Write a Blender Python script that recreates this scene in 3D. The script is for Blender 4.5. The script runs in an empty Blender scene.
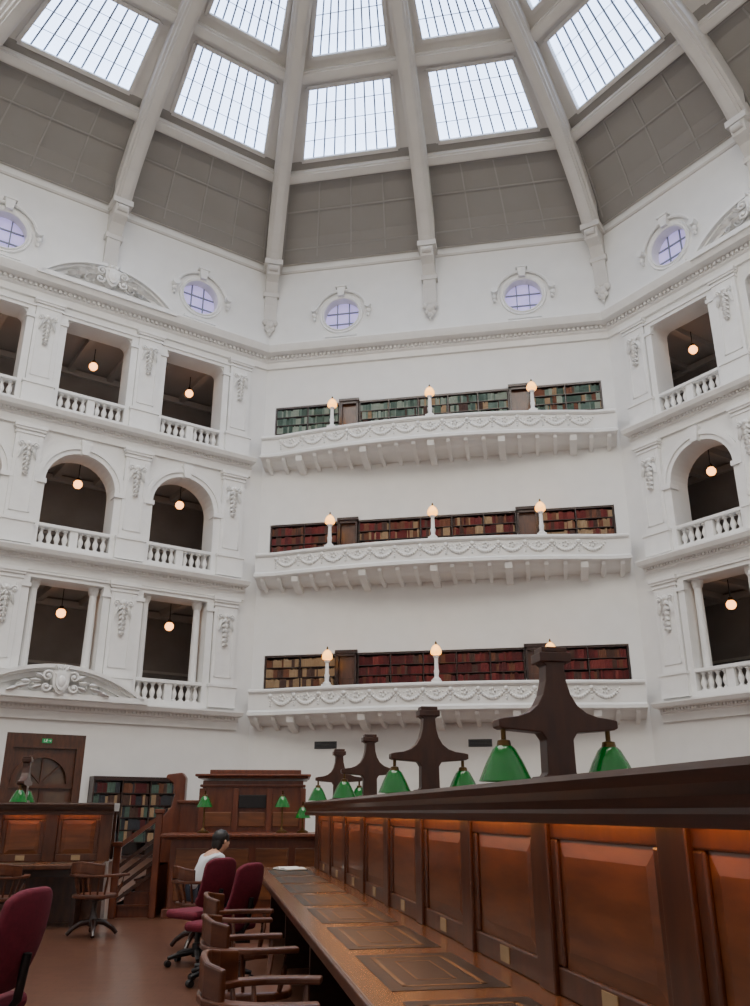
import bpy, bmesh, math, random
from mathutils import Vector, Matrix
random.seed(7)
R = math.radians
EYE = 1.42; AP = 17.5; T8 = math.tan(math.pi/8); S = 2*AP*T8
CX, CY = -.80, 13.96
YAW = -10.56
col = bpy.context.scene.collection

# ------------------------------------------------------------------ materials
def L(r, g, b):
    f = lambda c: c/12.92 if c <= .04045 else ((c+.055)/1.055)**2.4
    return (f(r/255), f(g/255), f(b/255), 1)
def mat(name, c1, c2=None, scale=4, rough=.5, stretch=(1,1,1), bump=0, e=None, es=0, metal=0, coat=0, spec=.5, detail=4):
    m = bpy.data.materials.new(name); m.use_nodes = True
    nt = m.node_tree; b = nt.nodes['Principled BSDF']
    b.inputs['Roughness'].default_value = rough; b.inputs['Metallic'].default_value = metal
    b.inputs['Specular IOR Level'].default_value = spec
    b.inputs['Coat Weight'].default_value = coat; b.inputs['Coat Roughness'].default_value = .15
    tc = nt.nodes.new('ShaderNodeTexCoord'); mp = nt.nodes.new('ShaderNodeMapping'); mp.inputs['Scale'].default_value = stretch
    nz = nt.nodes.new('ShaderNodeTexNoise'); nz.inputs['Scale'].default_value = scale; nz.inputs['Detail'].default_value = detail
    cr = nt.nodes.new('ShaderNodeValToRGB'); cr.color_ramp.elements[0].position = .3; cr.color_ramp.elements[1].position = .7
    cr.color_ramp.elements[0].color = c1; cr.color_ramp.elements[1].color = c2 or c1
    nt.links.new(tc.outputs['Object'], mp.inputs['Vector']); nt.links.new(mp.outputs['Vector'], nz.inputs['Vector'])
    nt.links.new(nz.outputs['Fac'], cr.inputs['Fac']); nt.links.new(cr.outputs['Color'], b.inputs['Base Color'])
    if bump:
        bp = nt.nodes.new('ShaderNodeBump'); bp.inputs['Strength'].default_value = bump; bp.inputs['Distance'].default_value = .02
        nt.links.new(nz.outputs['Fac'], bp.inputs['Height']); nt.links.new(bp.outputs['Normal'], b.inputs['Normal'])
    if e:
        b.inputs['Emission Color'].default_value = e; b.inputs['Emission Strength'].default_value = es
    return m
M = {}
M['plaster'] = mat('white_plaster', L(228,227,223), L(233,232,228), 1.5, .7)
M['relief'] = mat('white_relief', L(231,230,226), L(237,236,232), 3, .6)
M['rib'] = mat('rib_plaster', L(204,200,193), L(210,206,199), 1.5, .7)
M['taupe'] = mat('taupe_plaster', L(138,134,129), L(143,139,134), .6, .8)
M['mould'] = mat('taupe_moulding', L(152,148,143), L(156,152,147), 1.2, .8)
M['sky'] = mat('skylight_glass', L(215,228,240), L(225,236,246), .6, .4, e=L(192,214,255), es=5.4)
M['sky_side_boosted'] = mat('skylight_glass_side_boosted', L(225,230,238), L(232,238,244), .6, .4, e=L(240,242,252), es=9.5)  # side panes, glow set stronger than the front ones to help light the room
M['sky_boosted'] = mat('skylight_glass_boosted', L(230,230,228), L(238,238,234), .6, .4, e=L(254,248,238), es=13)  # unseen rear panes, glow raised and warmed to light the facing walls
M['ocu'] = mat('oculus_glass', L(160,155,205), L(190,184,224), 1.6, .3, e=L(182,168,228), es=.85)
M['mull'] = mat('glazing_bar', L(120,128,138), L(130,138,148), 3, .5)
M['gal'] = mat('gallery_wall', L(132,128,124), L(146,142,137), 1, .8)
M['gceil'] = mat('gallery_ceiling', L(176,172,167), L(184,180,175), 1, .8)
M['dwood'] = mat('dark_wood', L(36,18,12), L(54,27,17), 6, .32, (1,1,6), coat=.2)
M['lwood'] = mat('ledge_wood', L(44,23,15), L(66,36,22), 7, .28, (.6,3,5), coat=.3, detail=7)
M['post'] = mat('post_wood', L(54,27,17), L(76,41,25), 7, .38, (2,2,.6), coat=.1, detail=7)
M['mwood'] = mat('brown_wood', L(62,33,18), L(90,50,28), 6, .32, (2.5,2.5,.5), coat=.3, detail=7)
M['cwood'] = mat('red_brown_wood', L(84,39,22), L(114,58,33), 6, .32, (2.5,2.5,.5), coat=.25, detail=7)
M['pwood'] = mat('panel_wood', L(90,50,26), L(122,72,39), 6, .34, (.5,1,3), coat=.25, detail=7)
M['chair'] = mat('chair_wood', L(74,38,22), L(102,57,34), 6, .36, (1,1,4), coat=.15)
M['topw'] = mat('desktop_wood', L(94,58,35), L(122,79,49), 7, .26, (.4,4,1), coat=.25, detail=7)
M['leather'] = mat('desk_leather', L(40,36,34), L(52,46,43), 30, .34, bump=.03)
M['inlay'] = mat('inlay_line', L(112,78,48), L(124,88,55), 9, .4)
M['plate'] = mat('label_plate', L(156,134,100), L(168,146,112), 9, .5)
M['red'] = mat('burgundy_fabric', L(92,14,36), L(110,22,44), 40, .85, bump=.05)
M['black'] = mat('black_plastic', L(20,20,22), L(28,28,30), 10, .45)
M['green'] = mat('green_glass', L(0,86,27), L(0,100,34), 4, .12, e=L(0,140,45), es=.08, coat=.25, spec=.4)
M['brass'] = mat('dark_brass', L(82,62,32), L(100,76,40), 9, .35, metal=.8)
M['amber'] = mat('amber_glass', L(250,205,130), L(255,215,150), 4, .3, e=L(255,170,72), es=3.6)
M['globe'] = mat('globe_glass', L(250,205,150), L(255,215,165), 4, .3, e=L(255,168,95), es=5)
M['strip'] = mat('strip_glow', L(255,190,110), L(255,200,120), 4, .4, e=L(255,172,96), es=17)
M['skin'] = mat('skin', L(196,150,124), L(206,160,134), 12, .55)
M['hair'] = mat('black_hair', L(20,17,16), L(32,27,25), 40, .5, (1,1,.2))
M['shirt'] = mat('white_shirt', L(205,208,214), L(216,218,222), 12, .85)
M['jean'] = mat('dark_trousers', L(34,38,52), L(44,48,62), 20, .85)
M['exit'] = mat('exit_green', L(10,110,60), L(14,120,66), 4, .4, e=L(20,170,90), es=.3)
M['white'] = mat('white_paint', L(235,235,232), L(240,240,238), 4, .5)
M['paper'] = mat('paper', L(228,226,218), L(238,236,230), 8, .8)
M['fanlight'] = mat('fanlight_glass', L(66,46,33), L(92,67,48), 3, .12, coat=.6)
M['grille'] = mat('vent_metal', L(70,70,72), L(82,82,84), 8, .5)
def floor_mat():
    m = bpy.data.materials.new('parquet_floor'); m.use_nodes = True; nt = m.node_tree; b = nt.nodes['Principled BSDF']
    tc = nt.nodes.new('ShaderNodeTexCoord'); br = nt.nodes.new('ShaderNodeTexBrick')
    br.inputs['Scale'].default_value = 2.2; br.inputs['Color1'].default_value = L(104,70,53); br.inputs['Color2'].default_value = L(90,59,45)
    br.inputs['Mortar'].default_value = L(66,44,34); br.inputs['Mortar Size'].default_value = .008
    nt.links.new(tc.outputs['Object'], br.inputs['Vector']); nt.links.new(br.outputs['Color'], b.inputs['Base Color'])
    b.inputs['Roughness'].default_value = .28; b.inputs['Coat Weight'].default_value = .2; b.inputs['Coat Roughness'].default_value = .15
    return m
M['floor'] = floor_mat()
BK = [mat('book_cloth_%d' % i, L(*a), L(*b), 8, .7) for i, (a, b) in enumerate([
    ((100,34,34),(112,40,38)), ((78,28,29),(92,34,34)), ((104,64,44),(118,74,52)), ((72,50,42),(84,60,50)),
    ((150,124,92),(164,138,106)), ((46,48,52),(56,58,62)), ((98,116,104),(110,130,118)), ((136,148,130),(150,160,146)),
    ((70,90,78),(82,102,90)), ((114,46,42),(126,54,48))])]

# ------------------------------------------------------------------ mesh builder
class MB:
    def __init__(s): s.v = []; s.f = []; s.m = []
    def add(s, vs, fs, m=0):
        o = len(s.v); s.v += [tuple(v) for v in vs]
        for f in fs: s.f.append(tuple(i+o for i in f)); s.m.append(m)
    def box(s, x0, x1, y0, y1, z0, z1, m=0):
        s.add([(x0,y0,z0),(x1,y0,z0),(x1,y1,z0),(x0,y1,z0),(x0,y0,z1),(x1,y0,z1),(x1,y1,z1),(x0,y1,z1)],
              [(0,3,2,1),(4,5,6,7),(0,1,5,4),(1,2,6,5),(2,3,7,6),(3,0,4,7)], m); return s
    def prism(s, poly, ax, a0, a1, m=0):
        n = len(poly)
        if ax == 'y': P = lambda p, a: (p[0], a, p[1])
        elif ax == 'x': P = lambda p, a: (a, p[0], p[1])
        else: P = lambda p, a: (p[0], p[1], a)
        s.add([P(p,a0) for p in poly]+[P(p,a1) for p in poly],
              [tuple(range(n)), tuple(range(2*n-1, n-1, -1))]+[(i,(i+1)%n,(i+1)%n+n,i+n) for i in range(n)], m); return s
    def rings(s, rings, closed_ring=True, caps=True, m=0):
        n = len(rings[0]); vs = [p for r in rings for p in r]; fs = []
        for i in range(len(rings)-1):
            for j in range(n if closed_ring else n-1):
                k = (j+1) % n; fs.append((i*n+j, i*n+k, (i+1)*n+k, (i+1)*n+j))
        if caps: fs += [tuple(range(n)), tuple(range((len(rings)-1)*n, len(rings)*n))]
        s.add(vs, fs, m); return s
    def lathe(s, prof, c=(0,0,0), n=14, m=0):
        s.rings([[(c[0]+r*math.cos(2*math.pi*j/n), c[1]+r*math.sin(2*math.pi*j/n), c[2]+z) for j in range(n)] for r, z in prof], m=m); return s
    def tube(s, pts, r, n=7, m=0):
        pts = [Vector(p) for p in pts]; rs = r if isinstance(r, (list,tuple)) else [r]*len(pts); out = []
        for i, p in enumerate(pts):
            d = (pts[min(i+1,len(pts)-1)]-pts[max(i-1,0)]).normalized()
            up = Vector((0,0,1)) if abs(d.z) < .95 else Vector((1,0,0))
            a = d.cross(up).normalized(); b = a.cross(d)
            out.append([p+a*rs[i]*math.cos(2*math.pi*j/n)+b*rs[i]*math.sin(2*math.pi*j/n) for j in range(n)])
        s.rings(out, m=m); return s
    def ctube(s, pts, rs, n=6, m=0):     # tube for curves lying in an XZ plane
        pts = [Vector(p) for p in pts]; out = []
        for i, p in enumerate(pts):
            d = (pts[min(i+1,len(pts)-1)]-pts[max(i-1,0)]).normalized(); a = Vector((0,1,0)); b = a.cross(d)
            out.append([p+a*rs[i]*math.cos(2*math.pi*j/n)+b*rs[i]*math.sin(2*math.pi*j/n) for j in range(n)])
        s.rings(out, m=m); return s
    def ribbon(s, pts, w, h, m=0):
        pts = [Vector(p) for p in pts]; out = []
        for i, p in enumerate(pts):
            d = (pts[min(i+1,len(pts)-1)]-pts[max(i-1,0)]); d.z = 0; d.normalize()
            a = Vector((d.y,-d.x,0)); z = Vector((0,0,1))
            out.append([p+a*w/2-z*h/2, p-a*w/2-z*h/2, p-a*w/2+z*h/2, p+a*w/2+z*h/2])
        s.rings(out, m=m); return s
    def bar(s, p, q, w, h, up, m=0):
        p = Vector(p); q = Vector(q); d = (q-p).normalized(); a = d.cross(Vector(up)).normalized(); b = a.cross(d).normalized()
        s.rings([[e+a*w/2-b*h/2, e-a*w/2-b*h/2, e-a*w/2+b*h/2, e+a*w/2+b*h/2] for e in (p,q)], m=m); return s
    def ball(s, c, r, n=7, sc=(1,1,1), m=0):
        k = 5
        s.rings([[(c[0]+r*sc[0]*math.sin(math.pi*(i+.02)/(k+.04))*math.cos(2*math.pi*j/n), c[1]+r*sc[1]*math.sin(math.pi*(i+.02)/(k+.04))*math.sin(2*math.pi*j/n),
                  c[2]-r*sc[2]*math.cos(math.pi*(i+.02)/(k+.04))) for j in range(n)] for i in range(k+1)], m=m); return s
    def build(s, name, mats, parent=None, W=None, smooth=None, bevel=0, segs=2):
        me = bpy.data.meshes.new(name); me.from_pydata(s.v, [], s.f)
        if not isinstance(mats, (list,tuple)): mats = [mats]
        for x in mats: me.materials.append(x)
        for p, i in zip(me.polygons, s.m): p.material_index = i
        bm = bmesh.new(); bm.from_mesh(me); bmesh.ops.recalc_face_normals(bm, faces=bm.faces); bm.to_mesh(me); bm.free()
        if smooth:
            for p in me.polygons: p.use_smooth = True
            me.set_sharp_from_angle(angle=R(smooth))
        o = bpy.data.objects.new(name, me); col.objects.link(o)
        if parent: o.parent = parent
        if W is not None: o.matrix_basis = W
        if bevel:
            b = o.modifiers.new('bevel','BEVEL'); b.width = bevel; b.segments = segs; b.limit_method = 'ANGLE'
        return o
def tag(o, label, cat, group=None, kind=None):
    o['label'] = label; o['category'] = cat
    if group: o['group'] = group
    if kind: o['kind'] = kind
    return o
def thing(name, label, cat, W, group=None):
    o = bpy.data.objects.new(name, None); o.empty_display_size = .1; col.objects.link(o); o.matrix_basis = W
    return tag(o, label, cat, group)
def struct(o): o['kind'] = 'structure'; return o
def copy_tree(o, parent=None):
    c = o.copy(); col.objects.link(c)
    if parent: c.parent = parent
    for ch in list(o.children): copy_tree(ch, c)
    return c
Tr = lambda x, y, z=0: Matrix.Translation((x,y,z))
Rz = lambda a: Matrix.Rotation(R(a), 4, 'Z')
def wang(k): return YAW-45*k
def WF(k):     # wall frame: X along the wall (left to right from inside), Y away from the room, Z from eye level
    a = R(wang(k)); ex = Vector((math.cos(a), math.sin(a))); n = Vector((-math.sin(a), math.cos(a)))
    o = Vector((CX,CY))+n*AP-ex*S/2
    return Tr(o.x, o.y, EYE) @ Rz(wang(k))

# ------------------------------------------------------------------ setting: floor and walls
octv = lambda r: [(CX+r/math.cos(math.pi/8)*math.cos(R(YAW+90+22.5+45*i)), CY+r/math.cos(math.pi/8)*math.sin(R(YAW+90+22.5+45*i))) for i in range(8)]
mb = MB(); mb.prism(octv(AP+.05), 'z', -.3, 0); struct(mb.build('floor', M['floor']))

def hole_panel(mb, x0, x1, z0, z1, cx, cz, r, depth):
    angs = [2*math.pi*i/32 for i in range(32)] + [math.atan2(z-cz, x-cx) % (2*math.pi) for x in (x0,x1) for z in (z0,z1)]
    angs.sort(); a = []; b = []; c = []
    for t in angs:
        dx, dz = math.cos(t), math.sin(t); k = 1e9
        if abs(dx) > 1e-6: k = min(k, ((x1 if dx > 0 else x0)-cx)/dx)
        if abs(dz) > 1e-6: k = min(k, ((z1 if dz > 0 else z0)-cz)/dz)
        a.append((cx+dx*k, 0, cz+dz*k)); b.append((cx+dx*r, 0, cz+dz*r)); c.append((cx+dx*r, depth, cz+dz*r))
    n = len(angs); vs = a+b+c
    mb.add(vs, [(i,(i+1)%n,(i+1)%n+n,i+n) for i in range(n)]+[(i+n,(i+1)%n+n,(i+1)%n+2*n,i+2*n) for i in range(n)])
OCZ = 20.6; ZC = 18.9; ZT = 24.3; F0 = -EYE; OR = .80
CC = [3.3, S/2, S-3.3]; HW = 1.25
def attic(mb):
    hole_panel(mb, 0, S/2, ZC, ZT, CC[0], OCZ, OR, .6); hole_panel(mb, S/2, S, ZC, ZT, CC[2], OCZ, OR, .6)
wn = {0:'wall_back',-1:'wall_left',1:'wall_right',-2:'wall_far_left',2:'wall_far_right',-3:'wall_rear_left',3:'wall_rear_right',4:'wall_rear'}
walls = {}
ALC = [(3.6,5.65),(8.6,10.95),(13.8,16.26)]; AX0, AX1 = .47, 14.02
mb = MB(); th = .9
mb.box(0,AX0,0,th,F0,ZC).box(AX1,S,0,th,F0,ZC).box(AX0,AX1,.5,th,F0,ZC)
zz = F0
for a, b in ALC: mb.box(AX0,AX1,0,.5,zz,a); zz = b
mb.box(AX0,AX1,0,.5,zz,ZC); attic(mb)
walls[0] = struct(mb.build('wall_back', M['plaster'], W=WF(0)))
L1, L2, L3 = (3.6,7.5), (8.6,12.3), (13.8,17.6)
for k in (-1, 1):
    mb = MB(); xs = [0]+[v for c in CC for v in (c-HW, c+HW)]+[S]
    for i in range(0, 8, 2): mb.box(xs[i], xs[i+1], 0, th, F0, ZC)
    for c in CC:
        mid = abs(c-S/2) < .1; a, b = c-HW, c+HW
        if mid: mb.box(a,b,0,th,2.4,4.4)
        else: mb.box(a,b,0,th,F0,L1[0])
        mb.box(a,b,0,th,L1[1],L2[0]).box(a,b,0,th,L2[1],L3[0]).box(a,b,0,th,L3[1],ZC)
        zs = L2[1]-HW
        for sgn in (-1,1):
            arc = [(c+sgn*HW*math.cos(math.pi/2*i/10), zs+HW*math.sin(math.pi/2*i/10)) for i in range(11)]
            mb.prism([(c+sgn*HW, L2[1])]+arc, 'y', 0, th)
            q = .24
            arc = [(c+sgn*(HW-q+q*math.cos(math.pi/2*i/6)), L3[1]-q+q*math.sin(math.pi/2*i/6)) for i in range(7)]
            mb.prism([(c+sgn*HW, L3[1])]+arc, 'y', 0, th)
    attic(mb)
    walls[k] = struct(mb.build(wn[k], M['plaster'], W=WF(k)))
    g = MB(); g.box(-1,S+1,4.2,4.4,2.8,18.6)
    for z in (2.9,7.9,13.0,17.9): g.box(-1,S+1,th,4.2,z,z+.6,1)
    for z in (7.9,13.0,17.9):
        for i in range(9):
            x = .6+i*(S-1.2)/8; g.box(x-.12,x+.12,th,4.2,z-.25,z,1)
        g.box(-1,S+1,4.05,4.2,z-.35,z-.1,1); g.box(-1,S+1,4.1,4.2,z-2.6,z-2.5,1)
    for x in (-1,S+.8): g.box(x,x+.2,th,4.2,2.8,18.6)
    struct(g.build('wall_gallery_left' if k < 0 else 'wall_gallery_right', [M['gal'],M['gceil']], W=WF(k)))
for k in (-2,2,-3,3,4):
    mb = MB(); mb.box(0,S,0,.4,F0,ZT); walls[k] = struct(mb.build(wn[k], M['plaster'], W=WF(k)))

tn = [0]
def trim(mb, m, W=None, smooth=None):
    tn[0] += 1; return struct(mb.build('trim_%d' % tn[0], m, W=W, smooth=smooth))
def mould(mb, prof, x0=None, x1=None):
    if x0 is None: r = [[(d*T8,-d,z) for d,z in prof],[(S-d*T8,-d,z) for d,z in prof]]
    else: r = [[(x0,-d,z) for d,z in prof],[(x1,-d,z) for d,z in prof]]
    mb.rings(r)
for k in range(-3,5):
    mb = MB(); mould(mb, [(0,18.1),(.1,18.12),(.12,18.38),(.2,18.44),(.22,18.62),(.6,18.66),(.68,18.8),(.74,18.92),(.74,18.98),(0,19.06)])
    if abs(k) < 2:
        n = 78
        for i in range(n):
            x = .3+(S-.6)*i/(n-1); mb.box(x-.05,x+.05,-.32,-.15,18.5,18.61)
    trim(mb, M['relief'], WF(k))
    mb = MB(); mould(mb, [(0,23.0),(.06,23.02),(.06,23.12),(0,23.14)]); mould(mb, [(0,23.45),(.1,23.5),(.12,23.62),(.26,23.72),(.36,23.86),(.36,23.96),(0,24.02)])
    trim(mb, M['rib'], WF(k))

# ------------------------------------------------------------------ dome
panz = lambda t: 21.2+8.3*math.sqrt(max(0,1-(t/1.03)**2))
ribz = lambda t: 20.4+8.4*math.sqrt(max(0,1-t*t))
def dp(f, t, up=0):  # in wall frame
    return Vector((S/2+f*t*S/2, -(1-t)*AP, panz(t)+up))
ROWS = [(.813,.665),(.606,.44),(.38,.24)]
tl = [.992,.955,.915,.875,.84,.813,.665,.606,.44,.38,.24,.1]
FM = .145
mb = MB()
for k in range(-3,5):
    W = Tr(0,0,0) @ WF(k)
    for i in range(len(tl)-1):
        a, b = tl[i], tl[i+1]; mi = 0 if a > .82 else 1
        iswin = any(abs(a-r[0]) < 1e-6 for r in ROWS)
        spans = [(-1,-1+FM),(-FM,FM),(1-FM,1)] if iswin else [(-1,0),(0,1)]
        for f0, f1 in spans:
            mb.add([W@dp(f0,a),W@dp(f1,a),W@dp(f1,b),W@dp(f0,b)], [(0,1,2,3)], mi)
ceil = struct(mb.build('ceiling', [M['taupe'], M['rib']]))
mb = MB(); pr = [W for W in octv(AP*.1)]
mb.prism(pr, 'z', EYE+panz(.1)-.02, EYE+panz(.1)+.3); struct(mb.build('ceiling_crown', M['rib']))
wi = [0]
for k in range(-3,5):
    W = WF(k); full = abs(k) <= 2
    gm = M['sky'] if abs(k) < 2 else M['sky_side_boosted'] if abs(k) == 2 else M['sky_boosted']
    for h in (0,1):
        lo, hi = (-1+FM,-FM) if h == 0 else (FM,1-FM)
        for ri, (ta, tb) in enumerate(ROWS):
            wi[0] += 1
            off = Vector((0,.2,.34))
            A, B, C, D = dp(lo,ta), dp(hi,ta), dp(hi,tb), dp(lo,tb)
            fr = MB(); q = [A,B,C,D]; qo = [p+off for p in q]
            fr.add(q+qo, [(i,(i+1)%4,(i+1)%4+4,i+4) for i in range(4)])
            nrm = (B-A).cross(D-A).normalized()
            if full and ri < 2:
                for i in range(4): fr.bar(q[i], q[(i+1)%4], .16, .12, nrm)
            win = struct(fr.build('window_%d' % wi[0], M['rib'], W=W))
            pm = MB(); pm.add(qo, [(0,1,2,3)]); pm.build('pane', gm, win)
            if full and ri < 2:
                g = MB(); lp = lambda u, v: (qo[0].lerp(qo[1],u)).lerp(qo[3].lerp(qo[2],u),v)-off*.2
                for i in range(1,9): g.bar(lp(i/9,0), lp(i/9,1), .06, .05, nrm)
                for j in (1,2,3): g.bar(lp(0,j/4), lp(1,j/4), .022, .03, nrm)
                g.build('glazing_bars', M['mull'], win)
        if full:
            f0, f1 = (-.95,-.05) if h == 0 else (.05,.95)
            for t in (.839,.636,.41):
                mb = MB(); p, qq = dp(f0*1.0,t,-.12), dp(f1,t,-.12); mb.bar(p,qq,.46,.3,(0,.5,1)); mb.bar(p,qq,.3,.46,(0,.5,1)); trim(mb, M['rib'], W)
            mb = MB()
            for fr_ in (.0,.25,.5,.75,1.0):
                f = f0*.98+(f1*.98-f0*.98)*fr_
                for a, b in ((.985,.955),(.955,.915),(.915,.875),(.875,.845)): mb.bar(dp(f,a),dp(f,b),.06,.07,(0,1,1))
            for t in (.972,.91,.858): mb.bar(dp(f0,t),dp(f1,t),.06,.09,(0,1,1))
            mb.build('panel_moulding', M['mould'], ceil, W)
def rib(rot, R0, vis):
    W = Tr(CX,CY,EYE) @ Rz(rot); rings = []
    ts = [.955,.935,.9,.86,.82,.78,.73,.68,.62,.55,.47,.38,.28,.18,.1]
    mb = MB()
    for t in ts:
        y = R0*t; zb = ribz(t); zt = panz(t)+.1; z1 = min(zb+.1,zt-.2); zm = min(zb+.28, zt-.12); zm2 = min(zb+.3, zt-.06)
        rings.append([(x,y,z) for x,z in ((-.16,zb),(.16,zb),(.16,z1),(.25,z1+.01),(.25,zm),(.35,zm2),(.35,zt),(-.35,zt),(-.35,zm2),(-.25,zm),(-.25,z1+.01),(-.16,z1))])
    mb.rings(rings); o = trim(mb, M['rib'], W)
    if vis:
        c = MB(); P = [(0,24.0),(0,20.45),(.1,20.35),(.2,20.6),(.24,21.3),(.34,21.9),(.58,22.3),(.92,22.5),(.98,22.7),(.98,23.0),(.9,23.3),(.5,24.0)]
        c.prism([(R0-d,z) for d,z in P], 'x', -.27, .27)
        c.box(-.4,.4,R0-1.06,R0-.3,22.95,23.2); c.box(-.35,.35,R0-.34,R0,21.7,21.95)
        c.build('corbel', M['rib'], o)
        c = MB()
        for x, z, r in ((0,20.3,.2),(-.2,20.45,.15),(.2,20.45,.15),(0,20.0,.13),(-.12,20.12,.12),(.12,20.12,.12),(0,19.82,.07)):
            c.ball((x,R0-.18,z), r, sc=(1,.7,1.1))
        c.tube([(-.2,R0-1.0,22.75),(.2,R0-1.0,22.75)],.14,10)
        c.build('scroll_ornament', M['rib'], o, smooth=50)
for k in range(-3,5):
    rib(wang(k), AP, abs(k) < 2); rib(wang(k)+22.5, AP/math.cos(math.pi/8), k in (-1,0,1,2))

# oculus windows
for k in (-1,0,1):
    for x in (CC[0], CC[2]):
        wi[0] += 1; n = 28
        mb = MB(); ring = []
        for i in range(n):
            a = 2*math.pi*i/n; ring.append([(x+r*math.cos(a), y, OCZ+r*math.sin(a)) for r, y in ((OR-.02,.1),(OR-.02,-.06),(OR+.04,-.1),(OR+.08,-.05),(OR+.16,-.08),(OR+.19,0),(OR+.15,.1))])
        ring.append(ring[0]); mb.rings(ring, caps=False)
        w = struct(mb.build('window_%d' % wi[0], M['relief'], W=WF(k), smooth=40))
        mb = MB(); mb.prism([(x+OR*math.cos(2*math.pi*i/n), OCZ+OR*math.sin(2*math.pi*i/n)) for i in range(n)], 'y', .42, .46); mb.build('pane', M['ocu'], w)
        mb = MB()
        for d in (-.27,.27):
            mb.box(x+d-.022,x+d+.022,.36,.42,OCZ-.74,OCZ+.74); mb.box(x-.74,x+.74,.36,.42,OCZ+d-.022,OCZ+d+.022)
        mb.build('glazing_bars', M['mull'], w)
        mb = MB(); mb.prism([(x-.13,OCZ+OR+.05),(x+.13,OCZ+OR+.05),(x+.19,OCZ+1.3),(x-.19,OCZ+1.3)],'y',-.22,0); mb.box(x-.25,x+.25,-.26,0,OCZ+1.28,OCZ+1.36)
        mb.build('keystone', M['relief'], w)
        arc = [(x+1.16*math.cos(a), -.08, OCZ+1.16*math.sin(a)) for a in [R(15+150*i/20) for i in range(21)]]
        mb = MB(); mb.ctube(arc,[.065]*21,6)
        for sg in (-1,1):
            mb.tube([(x+sg*1.2,-.28,OCZ+.25),(x+sg*1.2,0,OCZ+.25)],.14,10); mb.ball((x+sg*1.22,-.12,OCZ-.02),.11); mb.ball((x+sg*1.2,-.1,OCZ-.2),.08)
        mb.box(x-.7,x+.7,-.2,0,OCZ-1.22,OCZ-1.08)
        mb.build('hood_moulding', M['relief'], w, smooth=40)

# ------------------------------------------------------------------ relief of the two side walls
def spiral(mb, cx, y, cz, r, a0, sg, turns, w):
    n = int(14*turns)+2; pts = []; rs = []
    for i in range(n):
        u = i/(n-1); a = a0+sg*2*math.pi*turns*u; rr = r*(1-.82*u)
        pts.append((cx+rr*math.cos(a), y-.03*u, cz+rr*math.sin(a))); rs.append(w*(1-.5*u))
    mb.ctube(pts, rs); mb.ball((cx,y-.05,cz), w*1.3, 7, (1,.8,1))
def leaf(mb, x, y, z, ang, ln, wd):
    n = 7; d = (math.cos(ang), math.sin(ang)); p = (-d[1], d[0]); vs = []
    for i in range(n):
        u = i/(n-1); w = wd*math.sin(math.pi*min(.96,.12+u*.86))*(1 if i % 2 else .8); lift = -.1*math.sin(math.pi*u*.8)
        cx, cz = x+d[0]*ln*u, z+d[1]*ln*u
        vs += [(cx+p[0]*w,y,cz+p[1]*w),(cx,y-.05+lift,cz),(cx-p[0]*w,y,cz-p[1]*w)]
    fs = []
    for i in range(n-1): fs += [(3*i,3*i+1,3*i+4,3*i+3),(3*i+1,3*i+2,3*i+5,3*i+4)]
    mb.add(vs, fs)
def cartouche(mb, x, y, z, s):
    sh = [(0,-.52),(.16,-.42),(.3,-.2),(.34,.05),(.3,.3),(.36,.42),(.2,.44),(0,.5),(-.2,.44),(-.36,.42),(-.3,.3),(-.34,.05),(-.3,-.2),(-.16,-.42)]
    mb.prism([(x+a*s,z+b*s) for a,b in sh],'y',y-.06,y+.3); mb.prism([(x+a*s*.72,z+b*s*.72) for a,b in sh],'y',y-.14,y)
    mb.ball((x,y-.1,z), .2*s, 10, (1,.5,1.4))
    for sg in (-1,1):
        spiral(mb, x+sg*.52*s, y, z+.2*s, .24*s, R(200 if sg > 0 else -20), -sg, 1.5, .06*s)
        spiral(mb, x+sg*.55*s, y, z-.24*s, .2*s, R(160 if sg > 0 else 20), sg, 1.4, .055*s)
        spiral(mb, x+sg*1.0*s, y+.3, z-.14*s, .24*s, R(170 if sg > 0 else 10), sg, 1.5, .05*s)
        spiral(mb, x+sg*1.5*s, y+.3, z-.26*s, .17*s, R(150 if sg > 0 else 30), -sg, 1.3, .04*s)
        for a, r0, ln in ((20,.72,.36),(0,.75,.45),(-22,.8,.4),(-14,1.25,.55),(-4,1.2,.35),(-18,1.65,.5)):
            ang = R(a) if sg > 0 else R(180-a)
            leaf(mb, x+r0*s*math.cos(ang), y+.05, z+r0*s*math.sin(ang)*.6, ang, ln*s, .1*s)
    for a in (60,90,120): leaf(mb, x+.3*s*math.cos(R(a)), y-.02, z+.42*s, R(a), .26*s, .09*s)
def drop(mb, x, y, z, s=1):
    mb.ball((x,y,z), .13*s, 8, (1,.6,1)); mb.ball((x,y-.06,z), .07*s, 7)
    for i, r in enumerate((.13,.15,.13,.11,.09,.06)):
        zz_ = z-.19*s*(i+1)
        for sg in (-1,1):
            leaf(mb, x, y, zz_+.12, R(-90+sg*38), .24*s*(1-.08*i), .07*s)
        mb.ball((x,y-.03,zz_), r*s*.6, 6, (1,.7,1))
    for sg in (-1,1):
        spiral(mb, x+sg*.25*s, y, z-.02, .12*s, R(180 if sg > 0 else 0), -sg, 1.3, .035*s)
        leaf(mb, x+sg*.2*s, y, z-.14, R(-90+sg*12), .42*s, .07*s)
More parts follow.
